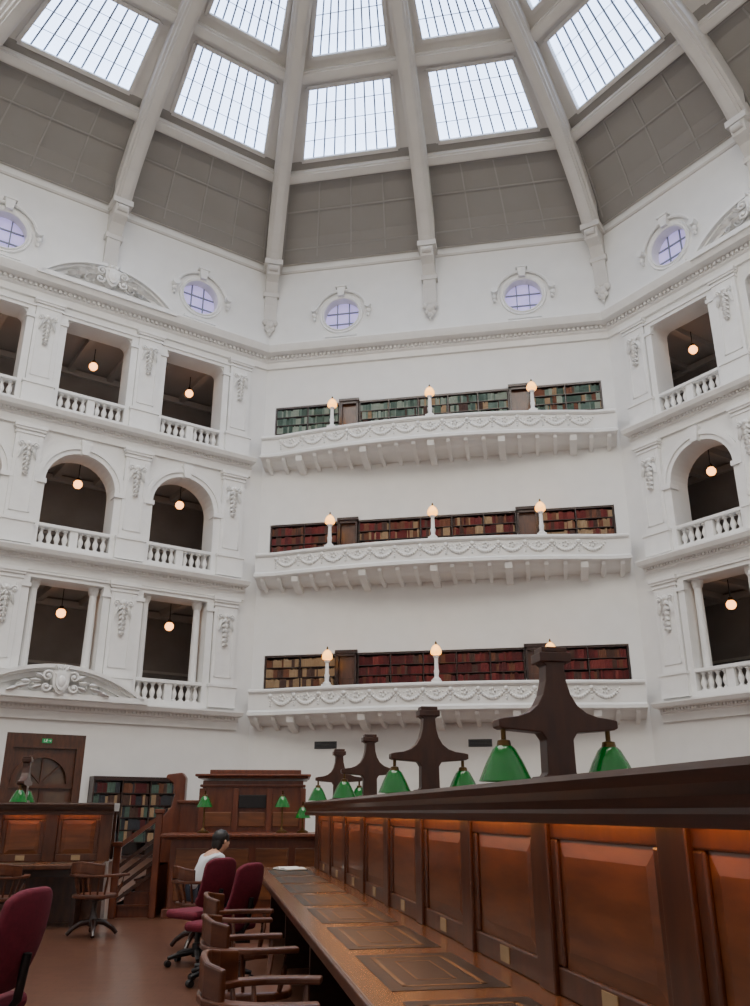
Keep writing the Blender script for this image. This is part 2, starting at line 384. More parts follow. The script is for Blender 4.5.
def seg_pediment(wall, x, z, hw, rise, dep, s, cz):
    n = 22
    r = (hw*hw+rise*rise)/(2*rise); zc = z+rise-r; a0 = math.asin(hw/r)
    arc_ = lambda rr: [(x+rr*math.sin(-a0+2*a0*i/n), zc+rr*math.cos(-a0+2*a0*i/n)) for i in range(n+1)]
    mb = MB()
    for ra, rb, d in ((r,r-.12,dep),(r-.12,r-.2,dep*.8),(r-.2,r-.36,dep*.55)):
        mb.prism(arc_(ra)+arc_(rb)[::-1],'y',-d,0)
    mb.prism(arc_(r-.3),'y',-.12,0)
    mb.box(x-hw-.12,x+hw+.12,-dep,0,z-.16,z+.03)
    p = mb.build('pediment', M['relief'], wall)
    mb = MB(); cartouche(mb, x, -dep-.04, cz, s); mb.build('carved_crest', M['relief'], p, smooth=40)
for k in (-1,1):
    w = walls[k]
    for zb, zt in ((2.85,3.6),(7.75,8.6),(12.95,13.8)):
        mb = MB(); h = zt-zb
        mould(mb, [(0,zb),(.1,zb),(.12,zb+.35*h),(.18,zb+.4*h),(.2,zb+.56*h),(.54,zb+.6*h),(.62,zb+.76*h),(.62,zb+.82*h),(.12,zb+.9*h),(.12,zt),(0,zt)], .55, S-.55)
        for i in range(100):
            x = .7+(S-1.4)*i/99; mb.box(x-.04,x+.04,-.27,-.15,zb+.46*h,zb+.56*h)
        mb.build('string_course', M['relief'], w)
    pil = [1.3,5.275,S-5.275,S-1.3]
    pil = pil[1:] if k < 0 else pil[:2]
    for x in pil:
        for z0, z1 in ((3.6,7.75),(8.6,12.95),(13.8,18.1)):
            mb = MB(); mb.box(x-.46,x+.46,-.16,0,z0,z1).box(x-.54,x+.54,-.26,0,z0,z0+.78).box(x-.58,x+.58,-.3,0,z0+.74,z0+.84).box(x-.56,x+.56,-.28,0,z1-.14,z1).box(x-.52,x+.52,-.24,0,z1-.22,z1-.14).box(x-.5,x+.5,-.2,0,z1-.36,z1-.28)
            mb.box(x-.34,x+.34,-.19,0,z0+1.1,z0+1.16).box(x-.34,x-.29,-.19,0,z0+1.1,z1-.5).box(x+.29,x+.34,-.19,0,z0+1.1,z1-.5)
            p = mb.build('pilaster', M['relief'], w)
            mb = MB(); drop(mb, x, -.2, z1-.75, 1.0); mb.build('festoon_ornament', M['relief'], p, smooth=40)
    for c in (CC if k < 0 else CC[:1]):
        mid = abs(c-S/2) < .1
        mb = MB(); zs = L2[1]-HW; n = 20
        for (ra, rb, y) in ((1.25,1.42,-.08),(1.42,1.6,-.14)):
            o_ = [(c+rb*math.cos(math.pi*i/n), zs+rb*math.sin(math.pi*i/n)) for i in range(n+1)]
            i_ = [(c+ra*math.cos(math.pi*i/n), zs+ra*math.sin(math.pi*i/n)) for i in range(n+1)]
            mb.prism(o_+i_[::-1],'y',y,0)
        mb.prism([(c-.12,L2[1]-.05),(c+.12,L2[1]-.05),(c+.2,L2[1]+.5),(c-.2,L2[1]+.5)],'y',-.24,0)
        for sg in (-1,1):
            a, b = sorted((c+sg*1.25, c+sg*1.58)); mb.box(a,b,-.1,.0,L2[0],zs-.15).box(a-.04,b+.04,-.18,.3,zs-.15,zs+.02)
        mb.build('arch_surround', M['relief'], w)
        for z0, z1 in (L1, L3):
            mb = MB()
            if mid and z0 < 5: z0 = 4.4
            for sg in (-1,1):
                a, b = sorted((c+sg*1.25, c+sg*1.5)); mb.box(a,b,-.1,0,z0,z1).box(a-.04,b+.04,-.16,.02,z1-.35,z1-.22)
                if z0 < 5: mb.lathe([(.19,z0),(.19,z0+.12),(.15,z0+.16),(.13,z1-.3),(.17,z1-.22),(.2,z1-.1),(.2,z1)],(c+sg*1.02,.35,0),12)
            mb.box(c-1.5,c+1.5,-.1,0,z1,z1+.14).box(c-1.56,c+1.56,-.16,0,z1+.14,z1+.22)
            mb.build('opening_surround', M['relief'], w)
    seg_pediment(w, S/2, 19.0, 2.6, 1.15, .78, .82, 19.55)
    if k < 0: seg_pediment(w, S/2, 3.62, 2.9, .95, .7, .8, 4.0)

# balustrades
WL = WF(-1); WR = WF(1)
bal = MB(); bal.lathe([(.1,0),(.1,.05),(.06,.08),(.065,.12),(.105,.24),(.1,.3),(.05,.44),(.045,.47),(.06,.5),(.045,.52),(.09,.55),(.09,.6)], n=10)
def balustrade(W, c, z, label):
    t = thing('balustrade', label, 'balustrade', W @ Tr(c,0,z), 'balustrades in the gallery openings')
    MB().box(-HW,HW,-.1,.3,0,.14).build('plinth', M['relief'], t)
    MB().box(-HW,HW,-.12,.32,.74,.86).build('rail', M['relief'], t, bevel=.02)
    first = None
    for i in range(9):
        if i == 4: 
            MB().box(-.14,.14,-.06,.26,.14,.74).build('centre_block', M['relief'], t, bevel=.015); continue
        if first is None: first = bal.build('baluster', M['relief'], t, smooth=45); o = first
        else: o = first.copy(); col.objects.link(o)
        o.parent = t; o.location = (-1.08+.27*i, .1, .14)
nm = {0:'lowest',1:'arched middle',2:'top'}
opn = ['at the frame edge','second from corner','nearest the corner']
for li, z in enumerate((3.6,8.6,13.8)):
    for ci, c in enumerate(CC):
        if li == 0 and ci == 1: continue
        balustrade(WL, c, z, 'white balustrade, left wall, %s tier, opening %s' % (nm[li], opn[ci]))
    balustrade(WR, CC[0], z, 'white stone balustrade in the %s tier of the right wall' % nm[li])
# pendant globe lamps in the galleries
def pendant(W, x, zg, ztop, label):
    t = thing('pendant_lamp', label, 'lamp', W @ Tr(x,1.6,zg), 'globe lamps hanging in the gallery openings')
    MB().tube([(0,0,.17),(0,0,ztop-zg)], .018, 6).build('cord', M['black'], t)
    MB().lathe([(.02,.28),(.07,.26),(.09,.18),(.1,.13)], n=12).build('cap', M['brass'], t, smooth=40)
    MB().ball((0,0,0), .175, 14).build('globe', M['globe'], t, smooth=80)
for li, (zg, zt) in enumerate(((6.75,7.65),(11.75,12.75),(16.85,17.65))):
    for ci, x in enumerate((S-10.7, S-6.95, S-2.85)):
        pendant(WL, x, zg, zt, 'glowing globe lamp, left wall, %s tier, opening %s' % (nm[li], opn[ci]))
    pendant(WR, 2.65, zg, zt, 'glowing globe lamp hanging in the %s tier of the right wall' % nm[li])

# ------------------------------------------------------------------ balconies on the back wall
W0 = WF(0)
def yf(x): 
    if x < 1.0 or x > S-1.0: return -.7
    return -.7-.7*(1-((x-S/2)/(S/2-1.0))**2)
XS = [.15,.6,.999]+[1.0+(S-2)*i/40 for i in range(41)]+[S-.999,S-.6,S-.15]
BZ = [4.28,9.55,14.6]; bn = ['lowest','middle','top']
for bi, zt in enumerate(BZ):
    fl_ = ALC[bi][0]-zt
    t = thing('balcony', 'white bowed plaster balcony with festoons, %s of the three on the back wall' % bn[bi], 'balcony', W0 @ Tr(0,0,zt), 'bowed balconies on the back wall')
    sw = lambda poly: [[(x, (yf(x)-d) if d is not None else 0, z) for d, z in poly] for x in XS]
    MB().rings(sw([(0,-.16),(0,-.76),(.05,-.8),(.1,-.84),(.1,-.95),(.02,-1.0),(-.25,-1.0),(-.25,-.16)])).build('parapet', M['plaster'], t)
    MB().rings(sw([(-.3,0),(.07,0),(.1,-.04),(.1,-.1),(.04,-.16),(-.3,-.16)])).build('hand_rail', M['relief'], t)
    MB().rings(sw([(-.25,fl_),(-.25,-1.0),(-.05,-1.0),(-.18,-1.06),(-.32,-1.18),(-.45,-1.24),(None,-1.28),(None,fl_)])).build('floor_slab', M['plaster'], t)
    ns = 13; fs = MB()
    for i in range(ns):
        xa = 1.0+(S-2)*i/ns; xb = 1.0+(S-2)*(i+1)/ns
        for j in range(13):
            u = j/12; x = xa+(xb-xa)*u; z = -.28-.3*4*u*(1-u); fs.ball((x,yf(x)-.02,z), .04+.035*math.sin(math.pi*u), 6)
        for j in range(8):
            u = j/7; x = xa+(xb-xa)*u; fs.ball((x,yf(x)-.01,-.28+.02*math.cos(u*12)-.02), .03, 5)
        xm = (xa+xb)/2
        for a in range(5): fs.ball((xm+.09*math.cos(a*1.257),yf(xm)-.02,-.34+.09*math.sin(a*1.257)), .05, 5)
        for dz in (-.05,-.15,-.25,-.32): fs.ball((xa,yf(xa)-.02,-.28+dz), .05, 5)
        fs.ball((xa,yf(xa)-.02,-.26), .09, 7)
    fs.build('festoon_relief', M['relief'], t, smooth=60)
    for i in range(21):
        x = .45+(S-.9)*i/20; y = yf(x); big = i % 4 == 2; hw = .13 if big else .07; e_ = .12 if big else .02
        n = 8; cur = [(y+.06+(-.12-y-.06)*(j/n), -1.1-e_-.28*math.sin(math.pi/2*j/n)) for j in range(n+1)]
        MB().prism([(0,-1.2),(y+.3,-1.05),(y+.06,-.99),(y-.0,-1.02)]+cur+[(0,-1.42-e_)],'x',x-hw,x+hw).build('bracket', M['relief'], t)
    mb = MB()
    for x in [XS[0]+(XS[-1]-XS[0])*i/100 for i in range(101)]: mb.box(x-.035,x+.035,yf(x)-.08,yf(x)+.05,-.93,-.86)
    mb.build('dentils', M['relief'], t)
    # lamps on the parapet
    for li, x in enumerate((3.2,S/2,11.25)):
        lp = thing('balcony_lamp', 'white column lamp with amber shade, %s one on the %s balcony' % (['left','centre','right'][li], bn[bi]), 'lamp', W0 @ Tr(x,yf(x)+.12,zt), 'column lamps on the balconies')
        MB().box(-.17,.17,-.17,.17,0,.07).lathe([(.15,.07),(.15,.12),(.09,.17),(.075,.22),(.1,.4),(.075,.46),(.065,.85),(.11,.9),(.11,.95),(.05,.97)], n=12).build('column', M['white'], lp, smooth=40)
        MB().lathe([(.02,.96),(.17,.98),(.2,1.04),(.19,1.14),(.13,1.26),(.05,1.33)], n=14).build('shade', M['amber'], lp, smooth=50)
        MB().lathe([(.05,1.33),(.03,1.38),(.035,1.41),(.01,1.46)], n=8).build('finial', M['brass'], lp, smooth=50)
# bookcases + doorways + books
books = []
TAN = [4,4,2,4,3,4]
pal = [[TAN,[0,1,1,9,0,3,2,1,1],[0,1,9,3,1,2]], [[0,2,3,9,2,3,0,1],[0,2,3,9,2,4,0,1,4],TAN+[0,9]], [[6,7,8,6,7,8],[6,7,8,6,7,4,3,7,8],[6,8,4,7,2,8]]]
def bookcase(W, x0, x1, y0, y1, z0, z1, label, group, palette, rows, top=.08):
    t = thing('bookcase', label, 'bookcase', W @ Tr((x0+x1)/2,(y0+y1)/2,z0), group)
    h = z1-z0; w = (x1-x0)/2; d = (y1-y0)/2
    MB().box(-w,w,d-.04,d-.004,0,h-.01).box(-w,w,-d,d,h-top,h-.01).box(-w,w,-d,d,0,.1).build('carcass', M['dwood'], t)
    nb = max(1, round(2*w/1.15))
    for i in range(nb+1):
        x = -w+.03+(2*w-.06)*i/nb; MB().box(x-.02,x+.02,-d+.003,d-.04,.1,h-top).build('upright', M['dwood'], t)
    ph = .38; k = 0
    while h-top-(k+1)*ph > .15:
        zs = h-top-(k+1)*ph; MB().box(-w+.01,w-.01,-d+.012,d-.04,zs-.025,zs).build('shelf', M['dwood'], t)
        if k < rows:
            for i in range(nb):
                xa = -w+.055+(2*w-.06)*i/nb; xb = -w+.005+(2*w-.06)*(i+1)/nb; x = xa+.003; run = 0
                while True:
                    if run <= 0: base = random.choice(palette); run = random.randint(1,5); hh = random.choice((0,1,2)); bb = random.choice((0,0,1,2))
                    bw = (.03,.04,.052)[bb]
                    if x+bw > xb-.005: break
                    p = W @ Vector(((x0+x1)/2+x+bw/2, (y0+y1)/2-d+.03, z0+zs))
                    books.append((p, W, bw, (.27,.30,.325)[hh if random.random() < .8 else random.choice((0,1,2))], base, group)); x += bw+.002; run -= 1
        k += 1
for bi, (a, b) in enumerate(ALC):
    for si, (xa, xb) in enumerate(((AX0+.02,3.3),(4.12,10.35),(11.17,AX1-.02))):
        bookcase(W0, xa, xb, .02, .48, a, b, 'dark wood bookcase on the %s balcony, %s section' % (bn[bi], ['left','long central','right'][si]), 'bookcases built into the back wall', pal[bi][si], 3)
    for si, x in enumerate((3.71,10.76)):
        t = thing('doorway', 'dark wood door between bookcases on the %s balcony, %s one' % (bn[bi], ['left','right'][si]), 'door', W0 @ Tr(x,.02,a), 'wooden doors between balcony bookcases')
        hh = b-a
        MB().box(-.39,-.31,-.1,.4,0,hh-.01).box(.31,.39,-.1,.4,0,hh-.01).box(-.39,.39,-.1,.4,hh-.12,hh-.01).box(-.43,.43,-.16,-.04,hh-.01,hh+.1).build('door_frame', M['dwood'], t)
        MB().box(-.31,.31,.06,.11,0,hh-.12).box(-.22,.22,.04,.07,.2,.95).box(-.22,.22,.04,.07,1.1,hh-.25).build('door_leaf', M['mwood'], t)
bookcase(WL, 8.75, 11.7, -.5, -.02, F0, 1.12, 'tall dark bookcase at floor level against the left wall', None, [3,3,5,1,5,2,4,8], 6, .14)
bookv = {}
def bookmesh(bw, bh, c):
    if (bw,bh,c) not in bookv:
        d = .2; m_ = MB(); w = bw/2
        pl = [(-w,d),(-w,.01),(-w*.6,-.004),(0,-.01),(w*.6,-.004),(w,.01),(w,d)]
        m_.prism(pl,'z',0,bh)
        for z in (.04,bh*.3,bh-.06): m_.prism([(-w*.7,-.004),(0,-.0125),(w*.7,-.004)],'z',z,z+.008)
        bookv[(bw,bh,c)] = m_
    return bookv[(bw,bh,c)]
cam = Vector((0,0,EYE)); books.sort(key=lambda q: -(q[2]*q[3])/((q[0]-cam).length**2)*(1.6 if q[0].z < 8 and q[5] else 1))
first = {}
gl = {0:('dark red, brown or tan cloth book standing on the lowest balcony shelves','books on the lowest balcony'),1:('red, brown or tan book standing on the middle balcony shelves','books on the middle balcony'),2:('green or grey book standing on the top balcony shelves','books on the top balcony')}
rest = MB()
for i, (p, W, bw, bh, c, grp) in enumerate(books):
    ind = i < 300 and grp
    Mx = Tr(*p) @ Matrix(W).to_3x3().to_4x4()
    if ind:
        key = (bw,bh,c)
        if key not in first: o = bookmesh(*key).build('book', BK[c]); first[key] = o
        else: o = first[key].copy(); col.objects.link(o)
        o.matrix_basis = Mx
        g = gl[0 if p.z < 8 else 1 if p.z < 13.5 else 2]; tag(o, g[0], 'book', g[1])
    else:
        m_ = bookmesh(bw,bh,c); rest.add([Mx@Vector(v) for v in m_.v], m_.f, c)
o = rest.build('shelved_books', BK); tag(o, 'remaining rows of old cloth bound books filling the bookcases', 'books', kind='stuff')
# vents, exit sign, door
for i, x in enumerate((2.96,8.6)):
    t = thing('vent_grille', 'small dark vent grille low on the white back wall, %s one' % ['left','right'][i], 'vent', W0 @ Tr(x,0,2.3), 'vents under the lowest balcony')
    MB().box(-.42,.42,-.02,0,-.13,.13).build('frame', M['grille'], t)
    mb = MB()
    for j in range(5): mb.box(-.38,.38,-.035,-.015,-.11+.05*j,-.09+.05*j)
    mb.build('slat', M['black'], t)
mb = MB(); dz0, dz1 = F0, 2.4; xc = S/2
mb.box(xc-1.25,xc-1.0,.02,.5,dz0,dz1).box(xc+1.0,xc+1.25,.02,.5,dz0,dz1).box(xc-1.0,xc+1.0,.02,.5,1.95,dz1).box(xc-1.0,xc+1.0,.1,.4,.72,.86)
n = 14; arc = [(xc+.95*math.cos(math.pi*i/n), .86+.95*math.sin(math.pi*i/n)) for i in range(n+1)]
arc2 = [(xc+.8*math.cos(math.pi*i/n), .86+.8*math.sin(math.pi*i/n)) for i in range(n+1)]
mb.prism(arc+arc2[::-1],'y',.08,.4)
mb.prism([(xc-1.0,.86),(xc-.95,.86)]+arc[::-1][1:n//2+1]+[(xc,1.95),(xc-1.0,1.95)],'y',.14,.4); mb.prism([(xc+1.0,.86),(xc+.95,.86)]+arc[1:n//2+1]+[(xc,1.95),(xc+1.0,1.95)],'y',.14,.4)
for a in (45,90,135): mb.bar((xc,.2,.86),(xc+.82*math.cos(R(a)),.2,.86+.82*math.sin(R(a))),.05,.06,(0,1,0))
dr = struct(mb.build('door_1', M['mwood'], W=WL))
MB().prism(arc2,'y',.25,.28).build('fanlight', M['fanlight'], dr)
for sg in (-1,1):
    a, b = sorted((xc+sg*.01, xc+sg*1.0)); l = MB().box(a,b,.2,.27,dz0,.72).box(a+.14,b-.14,.17,.21,dz0+.2,dz0+.85).build('door_leaf', M['mwood'], dr)
    MB().box(a+.16,b-.16,.185,.205,dz0+1.0,.6).build('door_glass', M['fanlight'], l)
    MB().ball((xc+sg*.09,.14,-.4),.04,8).build('door_handle', M['brass'], l)
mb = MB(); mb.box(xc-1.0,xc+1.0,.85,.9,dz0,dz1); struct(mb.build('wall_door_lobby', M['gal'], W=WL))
t = thing('exit_sign', 'small lit green exit sign above the arched wooden door', 'sign', WL @ Tr(xc+.0,.02,2.18) @ Matrix.Scale(.68,4))
MB().box(-.22,.22,-.08,0,-.1,.1).build('sign_box', M['exit'], t)
mb = MB(); mb.ball((-.02,-.085,.06),.022,8,(1,.3,1)); mb.bar((-.02,-.085,.035),(-.04,-.085,-.02),.03,.01,(0,1,0)); mb.bar((-.04,-.085,-.02),(.0,-.085,-.07),.018,.01,(0,1,0)); mb.bar((-.04,-.085,-.02),(-.1,-.085,-.05),.018,.01,(0,1,0)); mb.bar((-.02,-.085,.03),(.04,-.085,.0),.014,.01,(0,1,0)); mb.bar((-.02,-.085,.03),(-.08,-.085,.02),.014,.01,(0,1,0))
mb.bar((.08,-.085,0),(.18,-.085,0),.018,.01,(0,1,0)); mb.bar((.18,-.085,0),(.14,-.085,.03),.016,.01,(0,1,0)); mb.bar((.18,-.085,0),(.14,-.085,-.03),.016,.01,(0,1,0)); mb.bar((-.14,-.085,-.07),(-.14,-.085,.07),.016,.01,(0,1,0))
mb.build('pictogram', M['white'], t)

# ------------------------------------------------------------------ reading desks (spokes)
# local frame: X along the desk, partition centred on Y=0, floor Z=0
DT = .77; LT = 1.543; LB = 1.39
def reading_desk(W, x0, x1, xp0, label, pitch=1.07):
    t = thing('reading_desk', label, 'desk', W, None)
    for sg in (1,-1):
        ys = lambda a, b: tuple(sorted((sg*a, sg*b)))
        y = ys(.25,1.0); d = MB().box(x0,x1,y[0],y[1],DT-.045,DT).build('desktop', M['topw'], t, bevel=.008)
        y = ys(.97,1.012); MB().box(x0,x1+.005,y[0],y[1],DT-.06,DT-.004).build('edge_band', M['mwood'], t, bevel=.01)
        y = ys(.80,.84); MB().box(x0+.1,x1-.1,y[0],y[1],DT-.16,DT-.045).build('apron', M['dwood'], t)
        xa = x0+.1
        while xa < x1-.2:
            y = ys(.28,.8); MB().box(xa-.03,xa+.03,y[0],y[1],0,DT-.045).build('support', M['dwood'], t); xa += pitch*2
        i0 = math.ceil((x0-xp0)/pitch); x = xp0+i0*pitch
        while x < x1-.02:
            y = ys(.235,.285); MB().box(x-.085,x+.085,y[0],y[1],DT,LB+.03).build('pilaster', M['mwood'], t, bevel=.006)
            xb = x+pitch
            if xb < x1+.05:
                a, b = x+.085, xb-.085
                mb = MB(); yy = ys(.245,.268)
                mb.box(a,b,yy[0],yy[1],DT,DT+.1).box(a,b,yy[0],yy[1],LB-.07,LB+.03).box(a,a+.06,yy[0],yy[1],DT+.1,LB-.07).box(b-.06,b,yy[0],yy[1],DT+.1,LB-.07)
                mb.build('panel_frame', M['mwood'], t, bevel=.008)
                q = [(a+.06,DT+.1),(b-.06,DT+.1),(b-.06,LB-.07),(a+.06,LB-.07)]; q2 = [(a+.12,DT+.16),(b-.12,DT+.16),(b-.12,LB-.13),(a+.12,LB-.13)]
                mb = MB(); mb.add([(u,sg*.251,v) for u,v in q]+[(u,sg*.262,v) for u,v in q2], [(0,1,5,4),(1,2,6,5),(2,3,7,6),(3,0,4,7),(4,5,6,7)])
                mb.build('panel', M['pwood'], t)
                mx = (a+b)/2; yy = ys(.262,.272); MB().box(mx-.06,mx+.06,yy[0],yy[1],DT+.02,DT+.085).build('label_plate', M['plate'], t)
                yy = ys(.335,.356); MB().box(a+.03,b-.03,yy[0],yy[1],LB+.012,LB+.038).build('strip_light', M['strip'], t)
                yy = ys(.40,.88); g = MB()
                g.box(a+.01,b-.01,yy[0],yy[1],DT,DT+.002); g.build('leather_inlay', M['leather'], t)
                g = MB()
                for w_, e1, v0_, v1_ in ((.02,.09,.47,.82),(.008,.22,.56,.73)):
                    for (u0,u1,v0,v1) in ((a+e1,b-e1,v0_,v0_+w_),(a+e1,b-e1,v1_-w_,v1_),(a+e1,a+e1+w_,v0_,v1_),(b-e1-w_,b-e1,v0_,v1_)):
                        vv = ys(v0,v1); g.box(u0,u1,vv[0],vv[1],DT+.002,DT+.0032)
                g.build('inlay_border', M['inlay'], t)
            x = xb
    MB().box(x0,x1,-.25,.25,0,LB+.05).build('partition', M['mwood'], t)
    P = [(.25,LB+.04),(.358,LB+.04),(.36,LB-.01),(.38,LB-.01),(.382,LB+.025),(.365,LB+.04),(.37,LB+.07),(.395,LB+.1),(.4,LT-.02),(.39,LT)]
    prof = P+[(-a,b) for a,b in P[::-1]]
    MB().prism(prof,'x',x0-.03,x1+.06).build('ledge', M['lwood'], t)
    return t
SP = Tr(1.62*.983,1.62*.1834,0) @ Rz(90+10.57)      # X = along the desk towards the centre, Y = to the left of the partition
reading_desk(SP, -1.6, 11.55, 2.45, 'long wooden reading desk with panelled partition running from the foreground to the centre')
SL = Tr(-4.65,12.95,0) @ Rz(10.57)
reading_desk(SL, -5.5, .82, .78-.74*8, 'shorter wooden reading desk with glowing panels at the left', .74)

def lamp_post():
    t = thing('lamp_post', '', 'lamp stand', Tr(0,0,0), 'carved lamp stands along the partition')
    h = [(.085,0),(.085,.03),(.07,.05),(.068,.2),(.09,.232),(.28,.247),(.3,.256),(.3,.29),(.27,.297),(.2,.306),(.145,.325),(.1,.36),(.07,.41),(.052,.475),(.046,.55),(.064,.562),(.064,.612),(.058,.625)]
    MB().prism([(-y,z) for y,z in h]+[(y,z) for y,z in h[::-1]],'x',-.05,.05).build('scrolled_bracket', M['post'], t, bevel=.005)
    MB().box(-.085,.085,-.105,.105,0,.035).build('foot', M['post'], t, bevel=.006)
    MB().box(-.065,.065,-.08,.08,.565,.612).box(-.055,.055,-.065,.065,.612,.64).build('cap', M['post'], t, bevel=.005)
    return t
def shade_parts(t, dz=0):
    MB().lathe([(.012,.255+dz),(.012,.2+dz),(.03,.195+dz),(.036,.17+dz),(.04,.165+dz)], n=12).build('fitting', M['brass'], t, smooth=40)
    s = MB(); s.rings([[(r*math.cos(2*math.pi*j/20), r*math.sin(2*math.pi*j/20), z+dz) for j in range(20)] for r, z in ((.04,.17),(.055,.155),(.085,.1),(.112,.04),(.125,.012),(.121,.012),(.08,.1),(.05,.15))], caps=False)
    s.build('shade', M['green'], t, smooth=60)
    MB().ball((0,0,.09+dz),.035,8).lathe([(.015,.12+dz),(.015,.165+dz)], n=8).build('bulb', M['amber'], t, smooth=60)
def shade_lamp():
    t = thing('shade_lamp', '', 'lamp', Tr(0,0,0), 'green shaded lamps')
    shade_parts(t); return t
LP = lamp_post(); SH = shade_lamp(); fl = [True, True]
def use(proto, i, W, label, group=None):
    o = proto if fl[i] else copy_tree(proto); fl[i] = False; o.matrix_basis = W; o['label'] = label
    if group: o['group'] = group
    return o
ordn = ['nearest','second nearest','third','fourth','farthest']
for i, b in enumerate((3.94,6.46,8.98,11.2)):
    use(LP, 0, SP @ Tr(b,0,LT), 'carved dark wood lamp stand on the partition, %s of the row' % ordn[i])
    for sg, nmz in ((1,'left'),(-1,'right')):
        use(SH, 1, SP @ Tr(b,sg*.265,LT), 'green glass lamp shade hanging on the %s of the %s stand' % (nmz, ordn[i]))
for j, xx in enumerate((-.45,-1.8)):
    e_ = ['right','left'][j]
    use(LP, 0, SL @ Tr(xx,0,LT), 'carved dark wood lamp stand on the left reading desk, %s one' % e_)
    for sg, nmz in ((1,'far'),(-1,'near')):
        use(SH, 1, SL @ Tr(xx,sg*.265,LT), 'green lamp shade on the %s side of the %s stand, left desk' % (nmz, e_))

# ------------------------------------------------------------------ central supervisor's desk
DM = Tr(-1.90,13.4,0) @ Rz(5)
t = thing('central_desk', 'tall dark wooden supervisor desk in the middle of the room with counter in front', 'desk', DM)
MB().box(-1.1,1.2,0,.95,0,1.04).box(-1.16,1.26,-.06,.98,0,.12).build('counter_body', M['cwood'], t, bevel=.008)
MB().box(-1.2,1.3,-.1,1.0,1.04,1.07).box(-1.24,1.34,-.14,1.0,1.07,1.12).build('counter_top', M['cwood'], t, bevel=.012)
for i in range(4):
    x = -.78+.58*i; MB().box(x-.24,x+.24,-.025,0,.22,.92).build('panel', M['pwood'], t, bevel=.012)
MB().box(-.8,.82,1.0,2.4,0,1.9).box(-1.15,-.8,1.1,2.3,0,1.55).build('booth_body', M['cwood'], t, bevel=.008)
MB().box(-.84,.86,.96,2.44,1.8,1.84).box(-.88,.90,.92,2.48,1.93,1.96).box(-.92,.94,.88,2.52,1.96,2.0).box(-.7,.78,1.0,2.4,2.0,2.07).box(-1.2,-.8,1.05,2.35,1.55,1.6).build('booth_cornice', M['cwood'], t, bevel=.012)
for i in range(3):
    x = -.53+.54*i; MB().box(x-.21,x+.21,.975,1.0,1.2,1.42).build('panel', M['pwood'], t, bevel=.012)
for x in (-.8,-.26,.28,.82): MB().box(x-.045,x+.045,.965,1.0,1.12,1.78).build('pilaster', M['cwood'], t, bevel=.006)
MB().box(-.21,.23,.955,.975,1.48,1.68).build('name_plate', M['black'], t, bevel=.008)
MB().prism([(-1.45,0),(-1.1,0),(-1.1,1.95),(-1.16,2.03),(-1.4,2.0),(-1.42,1.94),(-1.3,1.86),(-1.26,1.7),(-1.3,1.5),(-1.42,1.35),(-1.45,1.2)],'y',1.15,1.45).build('scrolled_flank', M['cwood'], t, bevel=.02)
st = thing('stair', 'short wooden stair with slanted handrail at the left side of the central desk', 'stairs', DM @ Tr(-1.3,.1,0))
for i in range(4): MB().box(-.56+.14*i,.04,0,.9,.17*i,.17*(i+1)).box(-.58+.14*i,.04,-.03,.9,.17*(i+1)-.03,.17*(i+1)).build('step', M['cwood'], st)
for x, h in ((-.56,.95),(0.0,1.4)):
    MB().box(x-.05,x+.05,-.12,-.03,0,h).box(x-.07,x+.07,-.14,-.01,h,h+.06).build('newel_post', M['cwood'], st, bevel=.01)
MB().bar((-.58,-.075,.92),(.02,-.075,1.36),.08,.06,(0,0,1)).build('handrail', M['cwood'], st)
for i in range(4): MB().bar((-.56,-.075,.2+.15*i),(0,-.075,.62+.15*i),.03,.05,(0,0,1)).build('side_rail', M['lwood'], st)
for i, (x, g, h_) in enumerate(((-.7,'left',.36),(.5,'middle',.36),(.82,'right',.2))):
    q = thing('counter_lamp', 'green shaded lamp on slender stem on the central counter, %s one' % g, 'lamp', DM @ Tr(x,.5,1.12), 'lamps on the central counter')
    MB().lathe([(.09,0),(.09,.02),(.03,.05),(.012,.08),(.012,h_+.24),(.02,h_+.25)], n=12).build('stem', M['brass'], q, smooth=40)
    shade_parts(q, h_)

